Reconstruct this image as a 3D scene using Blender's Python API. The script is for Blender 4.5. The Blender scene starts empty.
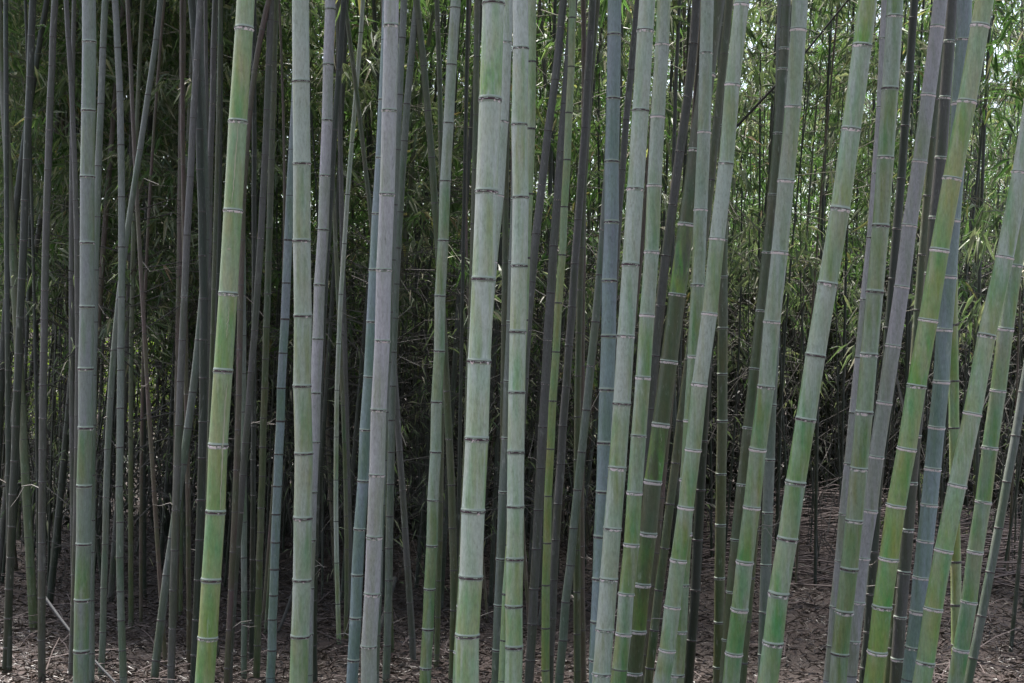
import bpy, math, random
import numpy as np
from mathutils import Vector, Matrix

SC = bpy.context.scene
COL = SC.collection
rng = random.Random(7)
nrng = np.random.default_rng(11)
F = 1422.0            # focal length in pixels of the 1024 wide frame (50 mm lens)
CX, CY = 512.0, 341.5
H = 1.7               # camera height

# ------------------------------------------------------------------ helpers
def gz(x, y):
    """height of the forest floor"""
    z = -0.02 * max(0.0, y - 4.0)
    z += 0.05 * math.sin(x * 0.9 + 0.4) * math.sin(y * 0.7) + 0.03 * math.sin(x * 2.3 + y * 1.1)
    if y > 23:
        t = min(1.0, (y - 23) / 16.0)
        z += 5.0 * t * t * (3 - 2 * t)
    return z

def link(o, parent=None):
    COL.objects.link(o)
    if parent is not None:
        o.parent = parent
    return o

def tag(o, label=None, cat=None, group=None, kind=None):
    if label: o['label'] = label
    if cat: o['category'] = cat
    if group: o['group'] = group
    if kind: o['kind'] = kind
    return o

def mesh_from(name, V, polys, mats, mat_idx=None, attrs=None, smooth=True):
    """V (n,3) array, polys (m,k) array with constant k"""
    me = bpy.data.meshes.new(name)
    V = np.asarray(V, dtype=np.float32)
    P = np.asarray(polys, dtype=np.int32)
    k = P.shape[1]
    me.vertices.add(len(V)); me.vertices.foreach_set('co', V.ravel())
    me.loops.add(P.size); me.loops.foreach_set('vertex_index', P.ravel())
    me.polygons.add(len(P))
    me.polygons.foreach_set('loop_start', np.arange(0, P.size, k, dtype=np.int32))
    me.polygons.foreach_set('loop_total', np.full(len(P), k, dtype=np.int32))
    for m in mats: me.materials.append(m)
    if mat_idx is not None:
        me.polygons.foreach_set('material_index', np.asarray(mat_idx, dtype=np.int32))
    if attrs:
        for an, arr in attrs.items():
            a = me.attributes.new(an, 'FLOAT', 'POINT')
            a.data.foreach_set('value', np.asarray(arr, dtype=np.float32))
    me.update(calc_edges=True)
    me.polygons.foreach_set('use_smooth', np.full(len(P), smooth))
    me.validate()
    return me

# ------------------------------------------------------------------ materials
def new_mat(name):
    m = bpy.data.materials.new(name); m.use_nodes = True
    nt = m.node_tree
    return m, nt, nt.nodes['Principled BSDF'], nt.nodes, nt.links

def noise(N, L, vec, scale, detail=3, rough=0.5):
    n = N.new('ShaderNodeTexNoise'); n.inputs['Scale'].default_value = scale
    n.inputs['Detail'].default_value = detail; n.inputs['Roughness'].default_value = rough
    if vec is not None: L.new(vec, n.inputs['Vector'])
    return n.outputs['Fac']

def ramp(N, L, fac, stops):
    r = N.new('ShaderNodeValToRGB')
    e = r.color_ramp.elements
    while len(e) < len(stops): e.new(0.5)
    for i, (p, c) in enumerate(stops):
        e[i].position = p
        e[i].color = (c, c, c, 1) if not isinstance(c, tuple) else (*c, 1)
    L.new(fac, r.inputs['Fac'])
    return r.outputs['Color']

def mixc(N, L, fac, a, b, mode='MIX'):
    m = N.new('ShaderNodeMix'); m.data_type = 'RGBA'; m.blend_type = mode
    for s, v in ((m.inputs['Factor'], fac), (m.inputs['A'], a), (m.inputs['B'], b)):
        if isinstance(v, tuple): s.default_value = (*v, 1)
        elif isinstance(v, (int, float)): s.default_value = v
        else: L.new(v, s)
    return m.outputs['Result']

def math_n(N, L, op, a, b=0.0, clamp=False):
    m = N.new('ShaderNodeMath'); m.operation = op; m.use_clamp = clamp
    for s, v in ((m.inputs[0], a), (m.inputs[1], b)):
        if isinstance(v, (int, float)): s.default_value = v
        else: L.new(v, s)
    return m.outputs[0]

def shifted_coords(N, L, scale, shift=37.0):
    """object coordinates, scaled, moved by a random step so that no two culms carry the same marks"""
    tc = N.new('ShaderNodeTexCoord'); oi = N.new('ShaderNodeObjectInfo')
    mp = N.new('ShaderNodeMapping'); mp.inputs['Scale'].default_value = scale
    L.new(tc.outputs['Object'], mp.inputs['Vector'])
    va = N.new('ShaderNodeVectorMath'); va.operation = 'ADD'
    k = math_n(N, L, 'MULTIPLY', oi.outputs['Random'], shift)
    L.new(mp.outputs['Vector'], va.inputs[0]); L.new(k, va.inputs[1])
    return va.outputs['Vector'], oi.outputs['Random']

def culm_material(name, green, wax, base, waxiness=0.5, sat=1.06):
    """skin of a culm: green under a patchy bloom of wax, greener toward the foot; scratches and mottling"""
    m, nt, b, N, L = new_mat(name)
    v1, rnd = shifted_coords(N, L, (26, 26, 2.6))
    v2, _ = shifted_coords(N, L, (55, 55, 2.2))
    v3, _ = shifted_coords(N, L, (9, 9, 5))
    v4, _ = shifted_coords(N, L, (60, 60, 40))
    tc = N.new('ShaderNodeTexCoord'); sep = N.new('ShaderNodeSeparateXYZ')
    L.new(tc.outputs['Object'], sep.inputs[0])
    up = N.new('ShaderNodeMapRange'); L.new(sep.outputs['Z'], up.inputs['Value'])
    up.inputs['From Min'].default_value = 0.4; up.inputs['From Max'].default_value = 2.9
    up.inputs['To Min'].default_value = -0.34; up.inputs['To Max'].default_value = 0.26
    at = N.new('ShaderNodeAttribute'); at.attribute_name = 'internode'
    band = ramp(N, L, at.outputs['Fac'], [(0.0, 0.12), (0.10, 0.0), (0.70, 0.0), (0.93, 0.16), (1.0, 0.30)])
    at2 = N.new('ShaderNodeAttribute'); at2.attribute_name = 'bloom'
    n1 = noise(N, L, v1, 1.0, 4, 0.6)
    n2 = noise(N, L, v2, 1.0, 3, 0.6)
    n3 = noise(N, L, v3, 1.0, 3, 0.5)
    f = math_n(N, L, 'ADD', math_n(N, L, 'MULTIPLY', math_n(N, L, 'SUBTRACT', n1, 0.5), 3.0),
               math_n(N, L, 'MULTIPLY', math_n(N, L, 'SUBTRACT', n2, 0.5), 1.5))
    f = math_n(N, L, 'ADD', f, waxiness)
    f = math_n(N, L, 'ADD', f, up.outputs['Result'])
    f = math_n(N, L, 'ADD', f, band)
    f = math_n(N, L, 'ADD', f, math_n(N, L, 'MULTIPLY', math_n(N, L, 'SUBTRACT', at2.outputs['Fac'], 0.5), 0.75), clamp=True)
    hi = N.new('ShaderNodeMapRange'); L.new(sep.outputs['Z'], hi.inputs['Value'])
    hi.inputs['From Min'].default_value = 1.4; hi.inputs['From Max'].default_value = 3.2
    hi.inputs['To Min'].default_value = 0.0; hi.inputs['To Max'].default_value = 0.6
    g_ = sum(wax) / 3
    wx = mixc(N, L, math_n(N, L, 'MULTIPLY', hi.outputs['Result'], rnd), wax, (g_ * .99, g_ * .95, g_ * 1.03))
    c = mixc(N, L, f, green, wx)
    fr = N.new('ShaderNodeAttribute'); fr.attribute_name = 'fresh'
    v7, _ = shifted_coords(N, L, (34, 34, 5))
    n7 = noise(N, L, v7, 1.0, 3, 0.6)
    frf = math_n(N, L, 'MULTIPLY', fr.outputs['Fac'], ramp(N, L, n7, [(0.36, 0.0), (0.56, 1.0)]))
    c = mixc(N, L, frf, c, (0.155, 0.275, 0.065))
    # broad patches of the second tint, then dust specks and scuffs
    c = mixc(N, L, ramp(N, L, n3, [(0.42, 0.0), (0.68, 0.55)]), c, base)
    sp = noise(N, L, v4, 1.0, 2, 0.5)
    c = mixc(N, L, ramp(N, L, sp, [(0.62, 0.0), (0.72, 0.35)]), c, tuple(x * 0.55 for x in base))
    v5, _ = shifted_coords(N, L, (26, 26, 9))
    lich = noise(N, L, v5, 1.0, 4, 0.65)
    c = mixc(N, L, ramp(N, L, lich, [(0.63, 0.0), (0.72, 0.28)]), c, (0.42, 0.44, 0.40))
    v8, _ = shifted_coords(N, L, (150, 150, 45)); v9, _ = shifted_coords(N, L, (70, 70, 12))
    g8 = noise(N, L, v8, 1.0, 3, 0.7); g9 = noise(N, L, v9, 1.0, 4, 0.7)
    c = mixc(N, L, 1.0, c, ramp(N, L, g8, [(0.30, (0.80, 0.80, 0.78)), (0.52, (1.0, 1.0, 1.0)), (0.72, (1.17, 1.17, 1.17))]), 'MULTIPLY')
    c = mixc(N, L, ramp(N, L, g9, [(0.60, 0.0), (0.74, 0.42)]), c, (0.075, 0.085, 0.055))
    c = mixc(N, L, ramp(N, L, g9, [(0.26, 0.40), (0.38, 0.0)]), c, (0.50, 0.50, 0.46))
    hv = N.new('ShaderNodeHueSaturation')
    L.new(c, hv.inputs['Color'])
    L.new(math_n(N, L, 'ADD', math_n(N, L, 'MULTIPLY', rnd, 0.28), 0.86), hv.inputs['Value'])
    v6, _ = shifted_coords(N, L, (20, 20, 4.5))
    n6 = noise(N, L, v6, 1.0, 4, 0.6)
    L.new(math_n(N, L, 'ADD', math_n(N, L, 'MULTIPLY', math_n(N, L, 'SUBTRACT', n6, 0.5), 0.36), 0.5), hv.inputs['Hue'])
    hv.inputs['Saturation'].default_value = sat
    L.new(hv.outputs['Color'], b.inputs['Base Color'])
    L.new(math_n(N, L, 'ADD', math_n(N, L, 'MULTIPLY', f, 0.22), 0.37), b.inputs['Roughness'])
    b.inputs['Specular IOR Level'].default_value = 0.45
    bp = N.new('ShaderNodeBump'); bp.inputs['Strength'].default_value = 0.12; bp.inputs['Distance'].default_value = 0.004
    L.new(n2, bp.inputs['Height']); L.new(bp.outputs['Normal'], b.inputs['Normal'])
    return m

PAL = {  #            green              wax                second tint        waxiness
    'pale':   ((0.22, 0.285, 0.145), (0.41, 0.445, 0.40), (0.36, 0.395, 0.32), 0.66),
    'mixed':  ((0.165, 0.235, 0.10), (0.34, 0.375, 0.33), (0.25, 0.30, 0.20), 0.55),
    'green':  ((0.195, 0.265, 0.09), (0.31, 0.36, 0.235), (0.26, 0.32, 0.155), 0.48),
    'lilac':  ((0.24, 0.26, 0.20), (0.37, 0.345, 0.37), (0.33, 0.33, 0.335), 0.70),
    'sage':   ((0.15, 0.21, 0.11), (0.25, 0.262, 0.268), (0.21, 0.24, 0.20), 0.52),
    'blue':   ((0.14, 0.20, 0.16), (0.225, 0.27, 0.29), (0.185, 0.235, 0.23), 0.62),
    'grey':   ((0.095, 0.125, 0.085), (0.165, 0.178, 0.168), (0.13, 0.148, 0.125), 0.58),
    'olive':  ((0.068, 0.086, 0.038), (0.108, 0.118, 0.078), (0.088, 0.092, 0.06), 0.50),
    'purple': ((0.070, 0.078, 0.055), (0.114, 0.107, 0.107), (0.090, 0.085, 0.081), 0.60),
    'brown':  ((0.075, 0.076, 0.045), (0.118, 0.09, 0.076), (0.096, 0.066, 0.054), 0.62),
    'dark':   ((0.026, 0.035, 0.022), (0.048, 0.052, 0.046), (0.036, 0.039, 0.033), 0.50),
}
CM = {k: culm_material('culm_' + k, *v) for k, v in PAL.items()}

def ring_material(name, white, body=(0.27, 0.31, 0.26), chip=(0.80, 0.67, 0.69)):
    """sheath scar and ridge at a node: a dark line, with chips of white wax on the ridge"""
    m, nt, b, N, L = new_mat(name)
    tc = N.new('ShaderNodeTexCoord'); sep = N.new('ShaderNodeSeparateXYZ')
    L.new(tc.outputs['Object'], sep.inputs[0])
    zz = math_n(N, L, 'ADD', math_n(N, L, 'MULTIPLY', sep.outputs['Z'], 2.5), 0.5)
    v, rnd = shifted_coords(N, L, (2.4, 2.4, 3.0), 61.0)
    n = noise(N, L, v, 1.0, 3, 0.6)
    wob = math_n(N, L, 'ADD', zz, math_n(N, L, 'MULTIPLY', math_n(N, L, 'SUBTRACT', n, 0.5), 0.10))
    dark = ramp(N, L, wob, [(0.26 + .24 * white, 0.0), (0.32 + .22 * white, 1.0), (0.60, 1.0), (0.68, 0.0)])
    c = mixc(N, L, dark, body, (0.060, 0.028, 0.040))
    wz = ramp(N, L, wob, [(0.02, 0.0), (0.14, 1.0), (0.42 + .08 * white, 1.0), (0.50 + .06 * white, 0.0)])
    t = 0.62 - 0.24 * white
    chips = ramp(N, L, n, [(t, 0.0), (t + 0.07, 1.0)])
    c = mixc(N, L, math_n(N, L, 'MULTIPLY', wz, chips), c, chip)
    L.new(c, b.inputs['Base Color']); b.inputs['Roughness'].default_value = 0.75
    return m
RM = [ring_material('node_dark', 0.15), ring_material('node_chipped', 0.55), ring_material('node_white', 1.0),
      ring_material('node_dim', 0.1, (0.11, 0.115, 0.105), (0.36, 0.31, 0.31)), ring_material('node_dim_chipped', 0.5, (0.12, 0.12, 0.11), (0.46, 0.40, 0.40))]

def leaf_material(name, stops, transl=0.45):
    m, nt, b, N, L = new_mat(name)
    at = N.new('ShaderNodeAttribute'); at.attribute_name = 'rnd'
    c = ramp(N, L, at.outputs['Fac'], stops)
    L.new(c, b.inputs['Base Color']); b.inputs['Roughness'].default_value = 0.42
    b.inputs['Specular IOR Level'].default_value = 0.4
    tr = N.new('ShaderNodeBsdfTranslucent')
    tc = mixc(N, L, 1.0, c, (0.92, 1.2, 0.66), 'MULTIPLY'); L.new(tc, tr.inputs['Color'])
    mx = N.new('ShaderNodeMixShader'); mx.inputs[0].default_value = transl
    L.new(b.outputs[0], mx.inputs[1]); L.new(tr.outputs[0], mx.inputs[2])
    L.new(mx.outputs[0], N['Material Output'].inputs['Surface'])
    return m
LEAF = leaf_material('bamboo_leaf', [(0.0, (0.045, 0.078, 0.030)), (0.35, (0.080, 0.135, 0.052)),
                                     (0.70, (0.125, 0.18, 0.080)), (0.90, (0.20, 0.24, 0.12)),
                                     (0.96, (0.28, 0.24, 0.13)), (1.0, (0.24, 0.16, 0.10))], 0.5)
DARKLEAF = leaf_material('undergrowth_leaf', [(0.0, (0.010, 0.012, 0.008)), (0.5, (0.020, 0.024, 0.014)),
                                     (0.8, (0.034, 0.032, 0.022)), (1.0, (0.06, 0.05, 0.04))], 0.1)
LEAFG = leaf_material('grey_leaf', [(0.0, (0.07, 0.10, 0.06)), (0.5, (0.14, 0.165, 0.10)),
                                    (0.8, (0.23, 0.24, 0.17)), (1.0, (0.33, 0.29, 0.22))])
LEAFY = leaf_material('shrub_leaf', [(0.0, (0.08, 0.11, 0.015)), (0.6, (0.16, 0.20, 0.03)), (1.0, (0.26, 0.28, 0.06))], 0.45)
LITTER = leaf_material('litter_leaf', [(0.0, (0.013, 0.0082, 0.0065)), (0.45, (0.025, 0.016, 0.0125)),
                                       (0.94, (0.046, 0.031, 0.025)), (1.0, (0.11, 0.085, 0.068))], 0.1)

def twig_material(name, c1, c2):
    m, nt, b, N, L = new_mat(name)
    v, rnd = shifted_coords(N, L, (18, 18, 6))
    n = noise(N, L, v, 1.0, 3)
    L.new(mixc(N, L, n, c1, c2), b.inputs['Base Color']); b.inputs['Roughness'].default_value = 0.8
    return m
TWIG = twig_material('twig_bark', (0.07, 0.07, 0.05), (0.17, 0.16, 0.12))
DEADTWIG = twig_material('dead_twig', (0.13, 0.11, 0.10), (0.28, 0.26, 0.24))
CRACKMARK = twig_material('crack_and_mark', (0.36, 0.34, 0.24), (0.52, 0.48, 0.38))  # pale tone of the crack lines and of the small mark
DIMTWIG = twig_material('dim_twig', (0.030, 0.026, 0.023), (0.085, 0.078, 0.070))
BRUSH = twig_material('dead_branch', (0.05, 0.036, 0.034), (0.13, 0.10, 0.095))
PALECANE = twig_material('bleached_cane', (0.030, 0.031, 0.035), (0.058, 0.058, 0.062))
SOOT = twig_material('rotten_cane', (0.018, 0.018, 0.016), (0.040, 0.038, 0.034))

def ground_material():
    m, nt, b, N, L = new_mat('forest_soil')
    tc = N.new('ShaderNodeTexCoord')
    n1 = noise(N, L, tc.outputs['Object'], 0.7, 4); n2 = noise(N, L, tc.outputs['Object'], 9, 5, 0.65)
    vo = N.new('ShaderNodeTexVoronoi'); vo.inputs['Scale'].default_value = 26; L.new(tc.outputs['Object'], vo.inputs['Vector'])
    c = ramp(N, L, n2, [(0.25, (0.015, 0.010, 0.009)), (0.5, (0.030, 0.019, 0.016)), (0.75, (0.053, 0.034, 0.029))])
    c = mixc(N, L, 0.45, c, mixc(N, L, ramp(N, L, vo.outputs['Color'], [(0, 0.0), (1, 1.0)]), (0.016, 0.010, 0.009), (0.050, 0.032, 0.027)))
    c = mixc(N, L, ramp(N, L, n1, [(0.45, 0.0), (0.65, 0.5)]), c, (0.045, 0.035, 0.03))
    L.new(c, b.inputs['Base Color']); b.inputs['Roughness'].default_value = 0.9
    bp = N.new('ShaderNodeBump'); bp.inputs['Strength'].default_value = 0.7; bp.inputs['Distance'].default_value = 0.03
    L.new(n2, bp.inputs['Height']); L.new(bp.outputs['Normal'], b.inputs['Normal'])
    return m
SOIL = ground_material()

# ------------------------------------------------------------------ ground
def build_ground():
    xs = np.concatenate([np.linspace(-90, -16, 20), np.linspace(-15, 15, 61), np.linspace(16, 90, 20)])
    ys = np.concatenate([np.linspace(-60, -6, 14), np.linspace(-5, 26, 80), np.linspace(27, 45, 30), np.linspace(48, 120, 14)])
    V = [(x, y, gz(x, y)) for y in ys for x in xs]
    nx = len(xs); P = []
    for j in range(len(ys) - 1):
        for i in range(nx - 1):
            a = j * nx + i; P.append((a, a + 1, a + nx + 1, a + nx))
    me = mesh_from('ground', V, P, [SOIL])
    tag(link(bpy.data.objects.new('ground', me)), 'brown leaf strewn forest floor under the bamboo', 'ground', kind='structure')
build_ground()

# ------------------------------------------------------------------ leaves and twigs
def leaf_arrays(pos, dirs, length, width, rnd):
    """one folded lance shaped blade per row"""
    n = len(pos)
    d = dirs / np.linalg.norm(dirs, axis=1, keepdims=True)
    r = nrng.normal(size=(n, 3)); s = np.cross(d, r); s /= np.linalg.norm(s, axis=1, keepdims=True) + 1e-9
    up = np.cross(s, d)
    l = length[:, None]; w = width[:, None]
    v = np.empty((n, 6, 3))
    v[:, 0] = pos
    v[:, 1] = pos + d * l * 0.33 + s * w * 0.5 + up * w * 0.22
    v[:, 2] = pos + d * l * 0.33 - s * w * 0.5 + up * w * 0.22
    v[:, 3] = pos + d * l * 0.38 - up * w * 0.02
    v[:, 4] = pos + d * l
    v[:, 4, 2] -= length * 0.22
    v[:, 5] = v[:, 3]
    base = (np.arange(n) * 6)[:, None]
    q = np.concatenate([base + np.array([[0, 3, 4, 1]]), base + np.array([[0, 2, 4, 3]])], axis=0)
    return v.reshape(-1, 3), q, np.repeat(rnd, 6)

def stick_arrays(paths, sides=3):
    """thin tapering sticks; each path is (list of points, r0, r1)"""
    V, P = [], []; o = 0
    for pts, r0, r1 in paths:
        n = len(pts)
        for i, p in enumerate(pts):
            p = np.asarray(p); a = np.asarray(pts[max(0, i - 1)]); b = np.asarray(pts[min(n - 1, i + 1)])
            t = b - a; t = t / (np.linalg.norm(t) + 1e-9)
            h = np.array([0, 0, 1.0]) if abs(t[2]) < 0.9 else np.array([1.0, 0, 0])
            u = np.cross(t, h); u /= np.linalg.norm(u); w = np.cross(t, u)
            r = r0 + (r1 - r0) * i / (n - 1)
            for k in range(sides):
                an = 2 * math.pi * k / sides
                V.append(p + (u * math.cos(an) + w * math.sin(an)) * r)
        for i in range(n - 1):
            for k in range(sides):
                k2 = (k + 1) % sides
                P.append((o + i * sides + k, o + i * sides + k2, o + (i + 1) * sides + k2, o + (i + 1) * sides + k))
        o += n * sides
    return np.array(V), np.array(P)

def foliage_mesh(name, branches, lmat, tmat, leaf_len, leaf_w, seed, leaves_per=(5, 9)):
    """branches: (start point, end point, number of leaf tufts). Twigs carry drooping tufts of narrow leaves."""
    r = random.Random(seed)
    paths, lp, ld = [], [], []
    for a, b, nt in branches:
        a = np.array(a); b = np.array(b); L_ = np.linalg.norm(b - a)
        mid = (a + b) / 2 + np.array([0, 0, 0.14 * L_])
        paths.append(([a, mid, b], 0.0045, 0.0015))
        for k in range(nt):
            t = r.uniform(0.25, 1.0)
            p = (a * (1 - t) ** 2 + 2 * mid * t * (1 - t) + b * t * t)
            az = r.uniform(0, 2 * math.pi); ll = r.uniform(0.06, 0.28)
            q = p + np.array([math.cos(az) * ll, math.sin(az) * ll, r.uniform(-0.16, 0.06)])
            paths.append(([p, q], 0.0018, 0.0010))
            for j in range(r.randint(*leaves_per)):
                a2 = az + r.gauss(0, 0.9)
                lp.append(q + np.array([r.gauss(0, 0.025), r.gauss(0, 0.025), r.gauss(0, 0.02)]))
                ld.append((math.cos(a2) * r.uniform(0.3, 1), math.sin(a2) * r.uniform(0.3, 1), r.uniform(-1.3, 0.15)))
    n = len(lp)
    ln = leaf_len * nrng.uniform(0.65, 1.25, n); wd = leaf_w * nrng.uniform(0.75, 1.2, n)
    lv, lq, lr = leaf_arrays(np.array(lp), np.array(ld), ln, wd, nrng.random(n))
    sv, sq = stick_arrays(paths)
    V = np.concatenate([lv, sv]); P = np.concatenate([lq, sq + len(lv)])
    mi = np.concatenate([np.zeros(len(lq)), np.ones(len(sq))])
    return mesh_from(name, V, P, [lmat, tmat], mi, {'rnd': np.concatenate([lr, np.full(len(sv), 0.5)])}, smooth=False)

def whorl(r, z0, z1, n, lmin, lmax, tufts, dens=None):
    out = []
    for i in range(n):
        z = r.uniform(z0, z1)
        if dens and r.random() > dens(z): continue
        az = r.uniform(0, 2 * math.pi); L_ = r.uniform(lmin, lmax)
        out.append(((0, 0, z), (math.cos(az) * L_, math.sin(az) * L_, z + r.uniform(-0.25, 0.35) * L_), r.randint(*tufts)))
    return out

LOWF, CROWN, DEADB = [], [], []
for i in range(6):      # foliage that hangs low on the slender culms of the back
    r = random.Random(100 + i)
    br = whorl(r, 0.0, 4.2, 34, 0.45, 1.25, (4, 7), lambda z: min(1.0, 0.25 + z / 1.6))
    LOWF.append(foliage_mesh('foliage', br, LEAF if i % 2 == 0 else LEAFG, TWIG, 0.135, 0.022, 200 + i))
for i in range(5):      # crowns high above the frame; they roof the grove
    r = random.Random(300 + i)
    br = whorl(r, 0.0, 5.0, 34, 0.6, 1.7, (4, 7))
    CROWN.append(foliage_mesh('crown', br, LEAF, TWIG, 0.19, 0.036, 400 + i, (5, 8)))
for i in range(5):      # bare, dry side branches low down
    r = random.Random(500 + i)
    br = whorl(r, 0.0, 1.9, 26, 0.3, 0.95, (3, 6))
    DEADB.append(foliage_mesh('dry_branches', br, LEAFG, DIMTWIG, 0.075, 0.010, 600 + i, (0, 3)))

# ------------------------------------------------------------------ culms
def culm_mesh(name, pts, rad, node_s, mat, sides=22, own_rings=None, fresh=()):
    """pts: function s->Vector (local), rad: function s->radius, node_s: sorted node heights (s = metres up the culm)"""
    S, T, K, FR = [], [], [], []         # station, place in internode, radius factor
    for i in range(len(node_s) - 1):
        a, b = node_s[i], node_s[i + 1]; L_ = b - a
        r_ = rad((a + b) / 2)
        e = min(0.25 * L_, 0.55 * r_)
        for s, t, k in ((a + 0.0005, 0, 1.04), (a + e * .5, .5 * e / L_, 1.008), (a + e, e / L_, 1.0), (a + L_ * .5, .5, .992),
                        (b - e, 1 - e / L_, 1.0), (b - e * .5, 1 - .5 * e / L_, 1.01), (b - 0.0005, 1, 1.045)):
            S.append(s); T.append(t); K.append((k, i))
    V, A, B = [], [], []
    br = [rng.random() for _ in range(len(node_s))]
    for s, t, (k, i) in zip(S, T, K):
        p = pts(s); d = (pts(s + 0.02) - pts(s - 0.02)).normalized()
        u = d.cross(Vector((0, 1, 0))).normalized(); w = d.cross(u)
        r_ = rad(s) * k
        for j in range(sides):
            an = 2 * math.pi * j / sides
            V.append(p + (u * math.cos(an) + w * math.sin(an)) * r_); A.append(t); B.append(br[i]); FR.append(max([k2 * (.35 + .65 * min(1, 1.6 * (1 - t))) for (s0, s1, k2) in fresh if s0 <= s <= s1], default=0.0))
    V = np.array([tuple(v) for v in V])
    n = len(S); P = []
    for i in range(n - 1):
        for j in range(sides):
            j2 = (j + 1) % sides
            P.append((i * sides + j, i * sides + j2, (i + 1) * sides + j2, (i + 1) * sides + j))
    P = np.array(P)[:, ::-1]
    mats = [mat]; mi = None
    if own_rings is not None:                      # node ridges beyond the ones built as parts
        rv, rp = [], []
        for s in own_rings:
            p = pts(s); d = (pts(s + 0.02) - pts(s - 0.02)).normalized()
            u = d.cross(Vector((0, 1, 0))).normalized(); w = d.cross(u); o = len(rv)
            for zz, k in ((-.14, 1.0), (-.04, 1.06), (.02, 1.035), (.07, 1.055), (.14, 1.0)):
                for j in range(sides):
                    an = 2 * math.pi * j / sides
                    rv.append(tuple(p + d * (zz * rad(s)) + (u * math.cos(an) + w * math.sin(an)) * rad(s) * k))
            for i in range(4):
                for j in range(sides):
                    j2 = (j + 1) % sides
                    rp.append((o + (i + 1) * sides + j, o + (i + 1) * sides + j2, o + i * sides + j2, o + i * sides + j))
        if rv:
            mats = [mat, RINGPLAIN]
            mi = np.concatenate([np.zeros(len(P)), np.ones(len(rp))])
            P = np.concatenate([P, np.array(rp) + len(V)]); V = np.concatenate([V, np.array(rv)])
            A = A + [0.5] * len(rv); B = B + [0.5] * len(rv); FR = FR + [0.0] * len(rv)
    return mesh_from(name, V, P, mats, mi, {'internode': A, 'bloom': B, 'fresh': FR})

m_, nt_, b_, N_, L_ = new_mat('node_plain')
v_, r_ = shifted_coords(N_, L_, (40, 40, 60))
L_.new(ramp(N_, L_, noise(N_, L_, v_, 1.0, 2), [(0.45, (0.055, 0.04, 0.045)), (0.66, (0.15, 0.135, 0.135))]), b_.inputs['Base Color'])
b_.inputs['Roughness'].default_value = 0.75
RINGPLAIN = m_

RINGS = {}
def ring_meshes():
    for wi, rm in enumerate(RM):
        for vi in range(3):
            r = random.Random(wi * 10 + vi)
            prof = [(-.20, 1.0), (-.13, 1.03), (-.06, 1.06 + .02 * r.random()), (-.03, 1.105), (0.005, 1.035), (.04, 1.04), (.08, 1.08), (.13, 1.045), (.20, 1.0)]
            n = 28; V, P = [], []
            ph = [r.uniform(0, 6.28) for _ in range(3)]
            for z, k in prof:
                for j in range(n):
                    an = 2 * math.pi * j / n
                    wob = 0.025 * math.sin(2 * an + ph[0]) + 0.015 * math.sin(5 * an + ph[1])
                    kk = 1 + (k - 1) * (1 + 0.25 * math.sin(7 * an + ph[2]))
                    V.append((math.cos(an) * kk, math.sin(an) * kk, z + wob * (1 - abs(z) / .2)))
            for i in range(len(prof) - 1):
                for j in range(n):
                    j2 = (j + 1) % n
                    P.append((i * n + j, i * n + j2, (i + 1) * n + j2, (i + 1) * n + j))
            RINGS[wi, vi] = mesh_from('node_ring', V, P, [rm])
ring_meshes()

class Path:
    """a culm given by its course in the picture, its distance and its lean toward or away from the camera"""
    def __init__(s, pts, d, lean, top):
        y = np.array([p[0] for p in pts], float); x = np.array([p[1] for p in pts], float)
        deg = min(len(pts) - 1, 3 if len(pts) < 7 else 4)
        s.c = np.polyfit((y - 341) / 341, x, deg); s.d = d; s.lean = lean
        s.ymin = min(y[0], 0) - 25 if y[0] < 60 else y[0]; s.ymax = max(y[-1], 683) + 25 if y[-1] > 640 else y[-1]
        s.dc = np.polyder(s.c)
        # sample to the foot and to the tip
        base = s.at(s.ymax + 0)
        yy = s.ymax
        while True:
            p = s.at(yy)
            if p.z <= gz(p.x, p.y) - 0.02 or yy > 1600: break
            yy += 2
        s.ybase = yy
        yt = 0.0
        while s.at(yt).z < top and yt > -9000: yt -= 10
        ys = np.arange(s.ybase, yt, -8.0)
        P = np.array([tuple(s.at(v)) for v in ys])
        seg = np.linalg.norm(np.diff(P, axis=0), axis=1)
        s.S = np.concatenate([[0], np.cumsum(seg)]); s.Y = ys; s.P = P
        s.base = Vector(P[0]); s.len = float(s.S[-1])
    def px(s, y):
        if y < s.ymin:
            k = float(np.polyval(s.dc, (s.ymin - 341) / 341)) / 341
            return float(np.polyval(s.c, (s.ymin - 341) / 341)) + k * (y - s.ymin) * 0.9
        if y > s.ymax:
            k = float(np.polyval(s.dc, (s.ymax - 341) / 341)) / 341
            return float(np.polyval(s.c, (s.ymax - 341) / 341)) + k * (y - s.ymax) * 0.7
        return float(np.polyval(s.c, (y - 341) / 341))
    def at(s, y):
        t = (CY - y) / F
        D = s.d / (1 - s.lean * t) if abs(s.lean * t) < 0.5 else s.d * 2
        return Vector(((s.px(y) - CX) / F * D, D, H + t * D))
    def local(s, v):
        return Vector((np.interp(v, s.S, s.P[:, 0]), np.interp(v, s.S, s.P[:, 1]), np.interp(v, s.S, s.P[:, 2]))) - s.base
    def s_of_y(s, y):
        return float(np.interp(-y, -s.Y, s.S))

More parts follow.
